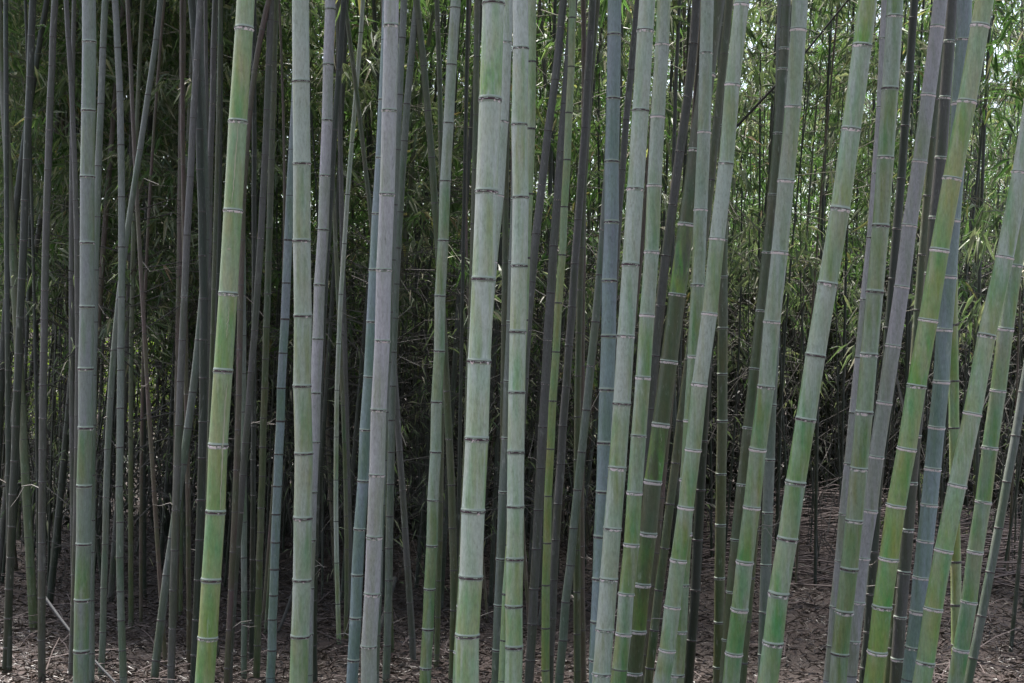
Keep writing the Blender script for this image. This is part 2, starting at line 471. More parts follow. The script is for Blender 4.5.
def bamboo(pts, d, w, nodes, pal, ringk, label, group, top=None, crown=True, fresh=(), cat='bamboo'):
    lean = rng.uniform(-0.05, 0.05)
    top = top or rng.uniform(9.0, 11.5)
    pa = Path(pts, d, lean, top)
    R0 = 0.5 * w * d / F
    def rad(v):
        z = v / pa.len
        return R0 * max(0.06, 1.06 - 0.30 * z - 0.70 * z ** 2.6)
    if isinstance(nodes, (int, float)):          # only the spacing is known
        sp = nodes; ys = [rng.uniform(0, sp * 1.1)]
        while ys[-1] < 690: ys.append(ys[-1] + sp * (1.18 - 0.42 * ys[-1] / 683) * rng.uniform(.96, 1.04))
        nodes = ys
    ns = sorted(pa.s_of_y(v) for v in nodes if pa.ybase - 6 > v)
    ns = [v for v in ns if v > 0.03]
    inframe = list(ns)
    lo = ns[0]; g = ns[1] - ns[0]
    while lo - g * 0.88 > 0.03:                   # shorter toward the foot
        g = max(g * 0.88, 0.05); lo -= g; ns.insert(0, lo)
    hi = inframe[-1]; g = inframe[-1] - inframe[-2]
    while hi + g < pa.len - 0.02:
        g = min(g * 1.03, 0.42); hi += g; ns.append(hi)
    extra = [v for v in ns if v not in inframe]
    full = [0.0] + ns + [pa.len]
    kx = [0.0] + [(.03 * R0 * (-1) ** i + rng.gauss(0, .05 * R0)) for i in range(len(full) - 2)] + [0.0]
    ky = [rng.gauss(0, .05 * R0) for _ in full]
    straight = pa.local
    pa.local = lambda v: straight(v) + Vector((float(np.interp(v, full, kx)), float(np.interp(v, full, ky)), 0))
    root = bpy.data.objects.new('bamboo', None); root.empty_display_size = 0.1; root.location = pa.base; link(root)
    tag(root, label, cat, group)
    c = bpy.data.objects.new('culm', culm_mesh('culm', pa.local, rad, full, CM[pal], 24 if w > 11 else 16, extra, [(pa.s_of_y(y1), pa.s_of_y(y0), k) for y0, y1, k in fresh])); link(c, root)
    for v in inframe:
        o = bpy.data.objects.new('node_ring', RINGS[(ringk if rng.random() > .2 else max(0, ringk - 1)) if w > 10 else (3 if rng.random() > .3 * ringk + .08 else 4), rng.randrange(3)])
        dvec = (pa.local(v + 0.03) - pa.local(v - 0.03)).normalized()
        q = Vector((0, 0, 1)).rotation_difference(dvec)
        rr = rad(v)
        hgt = rng.uniform(.85, 1.15) * (1.0 if w > 11 else 0.9)
        o.matrix_local = Matrix.Translation(pa.local(v)) @ q.to_matrix().to_4x4() @ Matrix.Rotation(rng.uniform(0, 6.28), 4, 'Z') @ Matrix.Diagonal((rr, rr, rr * hgt * ((1.4 if ringk == 2 else 1.55) if w > 10 else 1.3), 1))
        link(o, root)
    if crown:
        o = bpy.data.objects.new('crown', rng.choice(CROWN)); link(o, root)
        s0 = pa.len - 5.2
        p = pa.local(s0); dvec = (pa.local(pa.len) - p).normalized()
        q = Vector((0, 0, 1)).rotation_difference(dvec)
        o.matrix_local = Matrix.Translation(p) @ q.to_matrix().to_4x4() @ Matrix.Rotation(rng.uniform(0, 6.28), 4, 'Z')
    return root, pa

# ------------------------------------------------------------------ the culms one can tell apart
# (course in the picture, distance m, width px, node rows or their spacing, skin, ring kind, label)
GF, GM, GS = 'stout culms of the front row', 'middling culms behind the front row', 'slender culms in the second and third row'
CULMS = [
 # ---- stout front culms, left to right
 ([(0,89),(170,87.7),(341,86.8),(512,83.5),(683,81)], 5.7, 14.5, [42,111,177,243,307,369,428,486,544,600,651], 'sage', 0, 'stout pale grey bamboo with dark thin joints, left of the bright green leaning one', GF),
 ([(0,245.5),(170,235),(341,226),(512,215),(683,205)], 4.6, 18.6, [29,122,211,294,371,445.5,512,580,638], 'green', 1, 'bright yellow green bamboo leaning right with a long pale crack down its skin', GF),
 ([(0,301),(170,302),(341,303),(512,303),(683,298.5)], 4.9, 17.8, [82,164,241,316,386,453.5,518,580,636], 'pale', 0, 'straight whitish green bamboo standing upright, first stout one right of the bright green one', GF),
 ([(0,391.5),(170,388),(341,382),(512,375),(683,368)], 5.0, 15.4, [26,111,194.5,270,341,410,475,537,594,646], 'lilac', 1, 'stout lilac grey bamboo with a thinner blue one hugging its left side', GF),
 ([(0,493),(170,487.5),(341,481),(512,473),(683,467)], 4.5, 22.6, [4,100,192,279.5,361.5,439,511,577,635.5], 'pale', 0, 'thickest pale green bamboo at the centre with a vivid green patch near the top', GF),
 ([(0,520.5),(170,520),(341,518),(512,515),(683,513.5)], 5.2, 16.6, [49,125,197.5,266,332,392.5,452,506.5,559,606,647], 'pale', 0, 'pale green bamboo with dark joints directly right of the thickest one', GF),
 ([(0,647),(170,637),(341,626),(512,614),(683,601)], 5.0, 17.2, [31.5,111,189.5,265,336.5,404,468.5,529,579.5,630,674], 'pale', 1, 'pale green bamboo standing in front of a blue grey one, crossing it low down', GF),
 ([(0,664),(170,655.5),(341,645),(512,633.5),(683,618.5)], 5.4, 15, [45,117,186,252.5,315.5,378,436,493,545,594,634], 'mixed', 2, 'grey green bamboo with a dark green scratch, second right of the blue grey one', GF),
 ([(0,741.5),(170,724),(341,706),(512,684.5),(683,662)], 5.0, 15.6, [5,85,164,239,314,384.5,450,507.5,560.5,607,650], 'pale', 2, 'pale bamboo turning fresh green toward its foot, crossing in front of a blue green one', GF),
 ([(0,800),(170,788),(341,769.5),(512,752),(683,731)], 5.1, 16.5, [30,107,181,252.5,322,387,449.5,507.5,562,609.5,653.5], 'mixed', 2, 'blue green bamboo with dark drip stains, thin olive neighbour on its left', GF),
 ([(0,868),(170,845),(341,819),(512,790.5),(683,768)], 4.7, 19.6, [46,129.5,209.5,284,355.5,419.5,483,539,594,643], 'mixed', 1, 'stout leaning green bamboo alone in front of the dark brush with a vivid green top', GF),
 ([(0,894.5),(170,884.5),(341,871),(512,854),(683,837.5)], 5.3, 16.6, [17,89,158,226,292,355,413,469,521,569,612,654], 'mixed', 1, 'green bamboo with a thin grey one pressed against its left side', GF),
 ([(0,939.5),(170,918.5),(341,892.5),(512,869),(683,848)], 5.6, 15, [27,95.5,162,226,287,346,403,457,511,558,602.5,641], 'lilac', 2, 'mauve grey leaning bamboo with white joints, left of the bright yellow green leaning one', GF),
 ([(0,985),(170,954),(341,924.5),(512,895.5),(683,873)], 4.8, 18.6, [26,102,179,250.5,320.5,386.5,449,506,559,607,652], 'green', 2, 'bright yellow green leaning bamboo on the right with pale joints', GF),
 ([(170,1021),(341,987),(512,950.5),(600,935),(683,921)], 4.9, 17.6, [100,173,257.5,336,414,485.5,550.5,609,663], 'mixed', 2, 'most strongly leaning grey green bamboo near the right edge', GF),
 # ---- middling culms
 ([(0,614.5),(170,612),(341,608),(512,602.5),(683,596)], 5.9, 15, [35,99,162,222.5,281,336.5,390,443,492,537,579,622,660], 'blue', 0, 'upright blue grey bamboo with thin dark joints', GF),
 ([(0,707),(170,702.5),(341,694),(512,686),(683,677)], 5.6, 13.8, [53.5,132.5,210,285.5,357,421,480,534,585,632,675], 'mixed', 2, 'grey green bamboo that passes behind a paler leaning one halfway up', GM),
 ([(0,716),(170,694),(341,671.5),(512,650),(683,632)], 6.2, 17, [75,151,225,295,362,425,482,534,584.5,631,673], 'olive', 2, 'stout dark olive leaning bamboo with white joints', GM),
 ([(0,964),(170,955),(341,945),(512,928),(600,918),(683,910)], 5.7, 16, [40,104,166,221,277,330,382,427.5,469,505,541,577.5,612,648], 'blue', 2, 'blue green bamboo crossing behind the bright yellow green one on the right', GM),
 ([(0,952),(170,938.5),(341,925),(512,908),(683,896)], 6.6, 12, [42,98,158,218,274,330,384,436,483,530,572,617,659], 'purple', 1, 'dark purple bamboo turning dark green at its foot, behind the bright leaning one', GM),
 ([(170,1029),(341,1004.5),(512,981.5),(683,955)], 5.9, 15.2, [200,266,329.5,391,448,502,552,602,650], 'mixed', 2, 'green leaning bamboo right of the most strongly leaning one', GM),
 ([(0,886),(170,876.5),(341,862),(512,844),(683,829)], 6.0, 10.5, [39,107.5,174,238,300,357.5,413,464,514,561,607,646], 'lilac', 1, 'thin grey lilac bamboo pressed against the left of a green one', GM),
 ([(0,785.5),(170,776),(341,756),(512,740),(683,724)], 6.0, 10.5, [49,69.5,134,195,253,311,369,428,485,540,592,640], 'olive', 1, 'thin olive bamboo just left of the stained blue green one', GM),
 ([(170,779),(341,774),(512,767.5),(683,763)], 6.6, 10.5, [230,290,348,405,460,513,565,612,655], 'grey', 0, 'thin grey bamboo seen below and right of the stained blue green one', GM),
 ([(170,787),(341,771),(512,756),(683,741.5)], 5.9, 9, [260,318,374,428,481,531,578,621,663], 'olive', 1, 'thin olive bamboo peeping out at the foot behind the stained blue green one', GM),
 ([(0,330),(170,325.5),(341,317.5),(512,311),(683,307)], 6.6, 11.2, [9.5,65,120.5,176,230,285,339,393,442,492,540,588,634], 'lilac', 0, 'grey lilac bamboo leaning behind the straight whitish one', GM),
 ([(0,455.5),(170,446),(341,439.5),(512,432.5),(683,425)], 6.5, 11, [8,65,123,181,240.5,296,351,402,452,500,545.5,589,629,668], 'mixed', 0, 'blue green bamboo standing free, left of the thickest one', GM),
 ([(0,388),(170,380),(341,370.5),(512,361),(683,352)], 6.2, 11.2, [100,158,214,270,322,377,430,481,529,575,618,660], 'blue', 0, 'blue green thin bamboo hugging the left of the stout lilac grey one', GM),
 ([(0,508),(100,504),(170,500),(341,484),(512,470),(683,459)], 5.7, 12, [43,122,196,262,326,388,447,503,556,606,652], 'pale', 2, 'pale bamboo with white joints slanting behind the thickest one', GM),
 ([(0,532),(170,529.5),(341,522),(512,512),(683,503)], 6.1, 9.5, [62,129,194,258,320,380,438,493,545,594,640], 'green', 0, 'thin green bamboo peeping out behind the right side of the pale one at the centre', GM),
 ([(170,517),(341,511),(512,503.5),(683,497)], 6.2, 11, [200,262,322,381,438,492,559,605,650], 'grey', 0, 'grey green bamboo seen low down between the two stout ones at the centre', GM),
 ([(170,712),(341,691),(512,669),(683,648)], 6.8, 8.5, [180,240,300,360,421,463,504,548,590,630,668], 'olive', 0, 'thin green bamboo slanting between the dark olive one and the pale one', GM),
 ([(0,722),(170,723),(341,722.5),(512,721),(683,718)], 7.0, 10.2, [25,71,126,184,241,277,328,374,421,474,525,578,622,667], 'olive', 0, 'upright olive bamboo standing between two pale leaning ones', GM),
 # ---- slender culms, left to right
 ([(0,6),(341,7.5),(683,10)], 7.3, 5.5, 38, 'dark', 0, 'thin black green bamboo at the very left edge', GS),
 ([(0,33),(170,26),(341,20),(512,12),(683,6)], 7.2, 8.5, 37, 'dark', 0, 'dark bamboo leaning right, second from the left edge', GS),
 ([(0,55),(170,48),(341,44),(512,42),(683,42)], 7.0, 8, [37,66,98,130,170,212,256,290,319,352,385,418,449,482,513,543,570,598,640], 'purple', 0, 'brownish grey slender bamboo with a wavy upper part, third from the left edge', GS),
 ([(0,67),(85,70),(170,75),(341,79),(512,75),(683,71)], 7.1, 6, 36, 'purple', 0, 'thin mauve bamboo curving in behind the stout grey one from its left', GS),
 ([(0,105.5),(170,98),(341,95),(512,91),(683,91)], 7.0, 7.8, [48,104,166,217,270,322,375,425,475,520,552,600,653], 'grey', 0, 'dark teal bamboo half hidden behind the right side of the stout grey one', GS),
 ([(0,115),(170,121),(247,123),(341,120.5),(512,120),(683,124)], 7.0, 7.8, [48,92,145,197,247,297,348,370,408,447,486,522,557,591,620,650], 'grey', 0, 'slender grey bamboo that a leaning one crosses at a reddish joint', GS),
 ([(0,160),(85,151),(170,135.5),(247,125),(341,116),(512,105.5),(683,100.5)], 7.3, 6.8, [40,95,150,247,300,350,398,449,497,544,588,632], 'grey', 1, 'slender greyish bamboo leaning far to the right, crossing a straighter one', GS),
 ([(0,128),(85,130),(170,137),(341,144.5),(512,155.5),(683,167)], 7.6, 4.8, 42, 'brown', 0, 'thin brown bamboo leaning left, against the slant of the others', GS),
 ([(0,182),(170,183),(341,186),(512,188),(683,189)], 7.6, 5.2, [40,62,95,130,165,212,260,310,352,394,440,483,525,568,610,650], 'brown', 0, 'thin straight brownish bamboo beside the mauve one', GS),
 ([(0,200),(85,196),(170,190.5),(341,182),(512,176),(683,171)], 7.0, 8, [60,118,177,235,297,340,381,425,466,510,550,590,628,665], 'purple', 1, 'slender mauve bamboo standing left of the bright green one', GS),
 ([(170,205),(341,198),(400,192.5),(512,176),(600,163),(683,154)], 7.3, 8.6, [240,290,340,392,428,464,500,538,575,620,660], 'grey', 0, 'grey green bamboo slanting behind the slender mauve one near the ground', GS),
 ([(0,192),(110,197),(170,201.5),(341,204),(512,200),(683,194)], 7.2, 9, [256,299,340,378,422,458,500,540,580,620,655,30,80,130,170,212], 'dark', 0, 'dark green bamboo close to the left of the bright green one', GS),
 ([(0,215),(170,210.5),(341,207),(512,203),(683,199)], 7.7, 7, 46, 'purple', 0, 'dark slender bamboo mostly behind the bright green one', GS),
 ([(0,205.5),(100,207),(170,207.5),(341,211),(512,214),(683,217)], 8.0, 5, 42, 'purple', 0, 'thin dark bamboo that slips behind the bright green one at half height', GS),
 ([(0,220.5),(170,217),(341,212.5),(512,207),(683,201)], 7.5, 5, 44, 'olive', 0, 'thin olive bamboo slipping behind the bright green one from its upper left', GS),
 ([(0,268),(60,258),(110,250),(170,244),(341,240),(430,239),(512,234),(683,227)], 7.0, 6.6, [30,70,110,155,200,240,285,310,350,395,430,470,512,552,590,630,668], 'brown', 0, 'brownish bamboo bending out to the upper right behind the bright green one', GS),
 ([(0,271),(110,267),(170,264.5),(250,260),(341,254),(430,247),(512,240),(683,229)], 7.1, 7.6, [20,65,110,155,198,238,284,330,372,405,443,475,512,546,583,615,652], 'purple', 1, 'slender grey mauve bamboo right of the bright green one', GS),
 ([(0,275.5),(170,271),(341,266.5),(512,261),(683,256.5)], 7.4, 7.4, [22,62,92,130,160,194,228,262,294,327,359,388,418,447,476,508,532,560,588,615,645], 'olive', 0, 'slender brown olive bamboo left of the straight whitish one', GS),
 ([(0,300),(170,291),(341,284.5),(512,276),(683,271)], 7.2, 8.6, [240,283,319,353,388,421,454,486,514,542,569,595,619,650], 'blue', 0, 'slender dark teal bamboo close to the left of the straight whitish one', GS),
 ([(0,240),(341,243.5),(512,244),(683,244)], 7.5, 6.4, 40, 'grey', 0, 'slender straight dark grey bamboo in the gap right of the bright green one', GS),
 ([(0,254),(341,254),(512,253),(683,251)], 7.8, 5.6, 38, 'dark', 0, 'thin dark bamboo in the gap between the grey mauve one and the brown olive one', GS),
 ([(0,344),(85,338),(170,332),(341,322),(512,316),(683,314)], 7.3, 6.6, [70,130,190,250,305,360,410,460,508,555,600,645], 'dark', 0, 'dark green slender bamboo shadowing the right side of the grey lilac one', GS),
 ([(0,345),(85,354.5),(170,367),(250,374),(341,380),(512,388),(683,393)], 8.0, 4.8, 44, 'olive', 0, 'thin dark bamboo leaning left, crossing toward the stout lilac grey one', GS),
 ([(0,363),(85,357),(170,349.5),(250,343.5),(341,339),(512,336),(683,340)], 8.2, 4.6, 48, 'pale', 0, 'thread thin pale bamboo curving through the gap at centre left', GS),
 ([(0,331),(341,340),(430,344),(512,346),(683,344)], 8.4, 4.2, 40, 'olive', 0, 'thin olive bamboo beside the thread thin pale one', GS),
 ([(0,404),(85,400),(170,396),(341,388),(512,381),(683,375)], 6.8, 7.4, [38,95,150,205,260,312,362,412,460,505,550,592,635], 'grey', 0, 'grey green bamboo hidden for the most part behind the stout lilac grey one', GS),
 ([(0,417),(85,409),(170,402.5),(250,397.5),(341,394),(512,390),(683,386)], 7.2, 7.2, [104,141,212,248,284,318,352,386,420,452,484,516,548,580,612,645], 'grey', 0, 'slender dark grey green bamboo leaning out from behind the stout lilac grey one', GS),
 ([(170,386),(341,393),(430,397.5),(512,404),(600,410),(683,414)], 7.8, 6.4, 44, 'purple', 0, 'slender dull bamboo leaning left in the dark gap at the centre', GS),
 ([(0,416),(85,426),(170,433),(250,437),(341,445),(430,448.5),(512,453),(600,453),(683,452)], 7.2, 7.2, [66,111,157.5,203,248,296,344,391,439,485,528,570,610,650], 'olive', 0, 'slender olive bamboo bowed to the left, crossing behind the free standing blue green one', GS),
 ([(0,437),(85,439.5),(170,441),(341,443),(512,440),(683,436)], 7.6, 5.4, 46, 'olive', 0, 'thin dark olive bamboo behind the free standing blue green one', GS),
 ([(0,477),(170,475),(341,470),(512,464),(683,456)], 6.9, 6.4, [57,115,170,224,276,328,378,428,476,522,566,610,650], 'olive', 0, 'thin olive bamboo along the left side of the thickest one', GS),
 ([(0,510),(170,506),(341,504.5),(512,503),(683,501)], 7.2, 6.4, 60, 'olive', 0, 'thin dark green bamboo in the gap between the two stout ones at the centre', GS),
 ([(0,563),(85,556),(170,542),(250,534.5),(341,528),(512,517),(683,508)], 6.9, 8.4, [27,80,131,185,234,282,330,378,424,468,512,554,594,632,668], 'purple', 1, 'slender mauve grey bamboo bending behind the pale one at the centre', GS),
 ([(0,572.5),(85,570.5),(170,566.5),(341,556),(512,548),(683,546)], 6.6, 7.8, [18,67,113,160,207,255,303,352,401,449,496,543,585,628,670], 'green', 0, 'slender moss green bamboo between two mauve grey ones', GS),
 ([(0,574),(85,566),(170,560),(250,553),(341,548),(512,538.5),(683,528.5)], 6.9, 8.8, [56,104,152,200,246,293,340,384,427,468,510,549,589,624,660], 'purple', 1, 'slender mauve grey bamboo just left of the moss green one', GS),
 ([(0,597),(85,592),(170,584),(341,577.5),(512,578),(683,577)], 7.2, 6.6, [62,112,160,202,248,290,333,376,417,460,505,550,592,634], 'olive', 0, 'slender dark olive bamboo with a reddish brown one along its right side', GS),
 ([(0,583),(85,585),(170,583),(341,582),(512,582),(683,583.5)], 7.4, 5.6, [40,88,136,180,222,258,300,334,366,402,440,470,508,546,588,630], 'brown', 1, 'slender reddish brown bamboo left of the blue grey one', GS),
 ([(170,582),(341,569.5),(512,557.5),(683,549)], 7.1, 8, [220,264,307,346,387,426,464,504,540,580,618,655], 'purple', 0, 'dark mauve slender bamboo right of the moss green one', GS),
 ([(170,608),(341,593.5),(512,575.5),(683,559)], 6.9, 8.2, [230,275,322,366,410,452,490,528,565,602,640], 'grey', 0, 'dark green slender bamboo slanting in from the foot of the blue grey one', GS),
 ([(0,638),(85,630),(170,622),(341,611),(512,603),(683,596)], 7.0, 7, [70,120,170,212,260,305,350,395,440,485,530,575,620], 'purple', 0, 'slender dark bamboo showing in the gap between the blue grey and the pale one', GS),
 ([(0,696),(85,691),(170,675.5),(341,657),(440,649.5),(512,643.5),(683,629)], 7.0, 9.6, [44,97,152,205,256,306,356,409,459,505,550,594,636], 'purple', 1, 'slender dark mauve bamboo between two stout greenish ones right of centre', GS),
 ([(170,722),(341,708),(512,699),(683,688)], 7.2, 9.6, [220,270,318,368,441,490,540,590,640], 'dark', 0, 'dark green bamboo in the shade right of the pale one with the fresh green foot', GS),
 ([(341,676),(512,660),(683,643)], 7.0, 6, [360,395,428,463,498,520,553,586,620,655], 'brown', 0, 'thin red brown bamboo between the dark olive one and the thin green one', GS),
 ([(0,914),(85,909),(170,901),(250,894.5),(341,889),(512,876),(683,863.5)], 7.0, 8.8, [18,73,126,179,229,279,328,376,422,466,508,552,594,632,668], 'dark', 1, 'slender dark bamboo behind the mauve grey leaning one', GS),
 ([(0,945),(170,928.5),(341,917),(512,902),(683,888)], 7.2, 8.6, [60,100,138,196,255,310,364,415,465,514,560,605,648], 'olive', 1, 'slender olive bamboo glimpsed left of the bright yellow green leaning one', GS),
 ([(170,951),(341,953),(512,955),(683,957)], 6.8, 10, [220,270,325,381,428,475,520,562,605,645], 'green', 1, 'thin straight green bamboo between the leaning ones at lower right', GS),
 ([(341,1031),(512,1001.5),(580,988.5),(683,968)], 7.0, 8.4, [352,392,436,482,528,572,616,658], 'grey', 0, 'slender dark grey bamboo slanting at the lower right edge', GS),
]
# rows between which the skin is still fresh green
FRESH = {4: ((2, 98, .9), (362, 438, .35), (580, 683, .5)), 1: ((30, 120, .5), (300, 370, .5), (512, 683, .4)), 10: ((-60, 46, 1.0), (50, 205, .6), (420, 480, .4), (540, 683, .5)),
         13: ((103, 250, .4), (251, 384, .9), (450, 683, .7)), 17: ((226, 294, .9), (426, 480, .9), (535, 630, .5)), 8: ((451, 683, .7),), 7: ((316, 376, .5), (494, 544, .6)),
         9: ((450, 683, .5),), 11: ((227, 290, .5), (356, 412, .4)), 12: ((97, 160, .35),), 14: ((336, 413, .5), (486, 683, .7)), 20: ((200, 683, .5),), 2: ((580, 683, .4), (164, 240, .2)),
         5: ((332, 392, .4), (506, 683, .3)), 6: ((404, 468, .35),), 25: ((600, 683, .3),), 0: ((560, 683, .4),)}
BUILT = {}
for i, (pts, d, w, nodes, pal, rk, lab, grp) in enumerate(CULMS):
    BUILT[lab] = bamboo(pts, d, w * (.9 if i > 32 and pts[0][1] < 300 else 1), nodes, pal, rk, lab, grp, crown=(i % 7 == 0 or (pts[0][1] < 300 and i > 15)), fresh=FRESH.get(i, ()))

# the long pale crack and a small pale mark on the bright green culm
def skin_strip(idx, rows, off0, off1, wid, name):
    root, pa = BUILT[CULMS[idx][6]]; R0 = .5 * CULMS[idx][2] * CULMS[idx][1] / F * 1.03
    V, P = [], []; n = 26
    for i in range(n):
        t = i / (n - 1); y = rows[0] + (rows[1] - rows[0]) * t
        v = pa.s_of_y(y); p = pa.local(v); ww = wid * (math.sin(math.pi * min(max(t, .04), .96)) ** .5) * rng.uniform(.6, 1.3)
        o_ = off0 + (off1 - off0) * t + rng.gauss(0, .02)
        for sgn in (-1, 1):
            a = math.asin(max(-1, min(1, o_))) + sgn * ww / R0 / 2
            V.append((p.x + math.sin(a) * (R0 + .0012), p.y - math.cos(a) * (R0 + .0012), p.z))
    for i in range(n - 1): P.append((2 * i, 2 * i + 1, 2 * i + 3, 2 * i + 2))
    link(bpy.data.objects.new(name, mesh_from(name, V, P, [CRACKMARK])), root)
skin_strip(1, (124, 205), .25, .05, .0035, 'crack')
skin_strip(1, (305, 338), .35, .30, .0022, 'crack')
skin_strip(1, (380, 508), .62, .60, .0040, 'crack')
skin_strip(1, (248.5, 250.5), .02, .02, .014, 'mark')

# short bare twigs at the joints of some slender culms
for i, (lab, (root, pa)) in enumerate(BUILT.items()):
    if i < 15 or rng.random() < .45: continue
    ps = []
    for _ in range(1):
        v = pa.s_of_y(rng.uniform(250, 640)); p = np.array(pa.local(v)); az = rng.uniform(0, 6.28); l = rng.uniform(.05, .22)
        q = p + np.array([math.cos(az), math.sin(az) * .6, rng.uniform(-.1, .7)]) * l
        ps.append(([p, (p + q) / 2 + np.array([0, 0, .015]), q], .0030, .0014))
        for k in range(rng.choice([0, 1, 2, 3])):
            e = q + np.array([rng.gauss(0, .06), rng.gauss(0, .05), rng.gauss(0, .05)]); m2 = p + (q - p) * rng.uniform(.5, 1)
            ps.append(([m2, (m2 + e) / 2 + np.array([0, 0, -.008]), e], .0016, .0008))
    v, q = stick_arrays(ps, 4)
    link(bpy.data.objects.new('twig', mesh_from('twig', v, q, [DEADTWIG])), root)

# a dry side branch slanting up right of an olive culm
def add_branch(lab, px0, px1, d):
    root, pa = BUILT[lab]
    a = Vector(((px0[0] - CX) / F * d, d, H + (CY - px0[1]) / F * d)); b = Vector(((px1[0] - CX) / F * d, d - .3, H + (CY - px1[1]) / F * d))
    base = pa.base
    mid = (a + b) / 2 + Vector((0, 0, -0.03))
    v, p = stick_arrays([([a - base, mid - base, b - base], 0.007, 0.004)], 6)
    o = bpy.data.objects.new('branch', mesh_from('branch', v, p, [SOOT])); link(o, root)
add_branch('upright olive bamboo standing between two pale leaning ones', (724, 140), (852, -8), 6.9)

# ------------------------------------------------------------------ the many slender culms farther back
def place_back(px, d, w, pal, lean_px, label, group, fol=None, folz=None, dead=False, crown=True, fol2=None):
    """px: column in the picture at eye height (used once, to spread the culms over the depth of the grove)"""
    x = (px - CX) / F * d
    base = Vector((x, d, gz(x, d) - 0.03))
    top = rng.uniform(7.5, 10.5)
    lx = lean_px; ly = rng.uniform(-.04, .04); bow = rng.uniform(-.25, .25)
    def pts(v):
        t = v / top
        return Vector((lx * v + bow * math.sin(math.pi * min(t * 1.6, 1.6)) * .5, ly * v, v))
    R0 = 0.5 * w
    def rad(v):
        return R0 * max(0.08, 1.04 - 0.25 * v / top - 0.7 * (v / top) ** 2.6)
    ns = []; v = rng.uniform(.05, .15); g = rng.uniform(.11, .16)
    while v < top - .1:
        ns.append(v); g = min(g * 1.045, rng.uniform(.24, .34)); v += g
    root = bpy.data.objects.new('bamboo', None); root.empty_display_size = .1; root.location = base; link(root)
    tag(root, label, 'bamboo', group)
    low = [n for n in ns if n < 5.5]
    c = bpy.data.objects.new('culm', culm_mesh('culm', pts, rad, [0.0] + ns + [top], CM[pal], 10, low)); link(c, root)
    def put(name, me, z, s):
        o = bpy.data.objects.new(name, me); p = pts(z)
        o.matrix_local = Matrix.Translation(p) @ Matrix.Rotation(rng.uniform(0, 6.28), 4, 'Z') @ Matrix.Diagonal((s, s, s, 1)); link(o, root)
    if fol is not None: put('foliage', fol, folz, rng.uniform(.85, 1.15))
    if fol2 is not None: put('foliage', fol2, folz + rng.uniform(1.2, 2.2), rng.uniform(.9, 1.2))
    if dead: put('dry_branches', rng.choice(DEADB), rng.uniform(.3, .9), rng.uniform(.9, 1.2))
    if crown: put('crown', rng.choice(CROWN), top - 4.6, rng.uniform(.9, 1.15))
    return root

ZONES = [  # columns, number, depth range, label, group
 ((-60, 250), 78, (8.6, 17), 'slender dim bamboo far back in the shade, in the left quarter of the grove', 'distant culms in the left quarter'),
 ((250, 480), 56, (8.6, 17), 'slender dim bamboo far back between the whitish and the thickest bamboo', 'distant culms left of centre'),
 ((480, 720), 44, (8.6, 17), 'slender dim bamboo far back in the shade right of the thickest bamboo', 'distant culms right of centre'),
 ((720, 1090), 34, (9.5, 17), 'slender dim bamboo far back beyond the brush at the right of the grove', 'distant culms at the right'),
]
for (c0, c1), n, (d0, d1), lab, grp in ZONES:
    for i in range(n):
        d = d0 + (d1 - d0) * ((i + rng.random()) / n)
        px = c0 + (c1 - c0) * ((i * 0.618 + rng.random() * .35) % 1.0)
        w = rng.choice([.022, .028, .034, .042, .05] if c0 < 250 else [.018, .022, .027, .032, .038]) * rng.uniform(.9, 1.1)
        right = c0 >= 720
        fol = None; fz = None
        if d > 9.6 and (c0 < 250 or rng.random() < (.45 if d < 13 else .85)):
            fol = rng.choice(LOWF); fz = rng.uniform(1.1, 2.1) + (0.03 * (d - 10)) + (.25 if px < 190 else 0)
        lean = rng.gauss(.035, .045) + (.05 if right else 0)
        dead = (250 <= c0 < 720 and rng.random() < .75) or rng.random() < .35
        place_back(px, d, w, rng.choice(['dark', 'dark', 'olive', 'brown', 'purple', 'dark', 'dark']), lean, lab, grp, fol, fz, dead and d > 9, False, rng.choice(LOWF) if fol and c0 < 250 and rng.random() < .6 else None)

# hair thin stems deepest in the grove, too many to count
V, P, A = [], [], []
for i in range(330):
    y = rng.uniform(10.5, 17.5); x = rng.uniform(-.40, .40) * y; r = rng.uniform(.006, .013); h = rng.uniform(3.5, 7.0)
    lx = rng.gauss(.035, .05) + (.04 if x > 1.5 else 0); bw = rng.gauss(0, .12)
    ps = [np.array([x + lx * h * t + bw * math.sin(3.1 * t), y + .02 * h * t, gz(x, y) - .03 + h * t]) for t in np.linspace(0, 1, 7)]
    v, q = stick_arrays([(ps, r, r * .45)], 6)
    P.append(q + sum(len(k) for k in V)); V.append(v)
for nm, a, b_, mt in (('distant_culms', 0, 330, 'dark'),):
    o = link(bpy.data.objects.new(nm, mesh_from(nm, np.concatenate(V), np.concatenate(P), [CM[mt]])))
    tag(o, 'crowd of hair thin dark stems deepest in the grove', 'bamboo', kind='stuff')

# leafy young culms at the right whose sprays hang close enough to tell the leaves apart
for px, d, z in ((1010, 8.2, 1.9), (978, 9.0, 2.2), (1050, 7.6, 1.6), (815, 10.5, 1.7), (770, 10.0, 1.9), (840, 11.5, 1.6), (905, 10.8, 1.9)):
    place_back(px, d, .024, 'dark', .03, 'leafy young bamboo behind the leaning culms at the right, hung with narrow leaves', 'leafy young bamboo at the right', rng.choice(LOWF[:4]), z, False, False, rng.choice(LOWF[:4]))

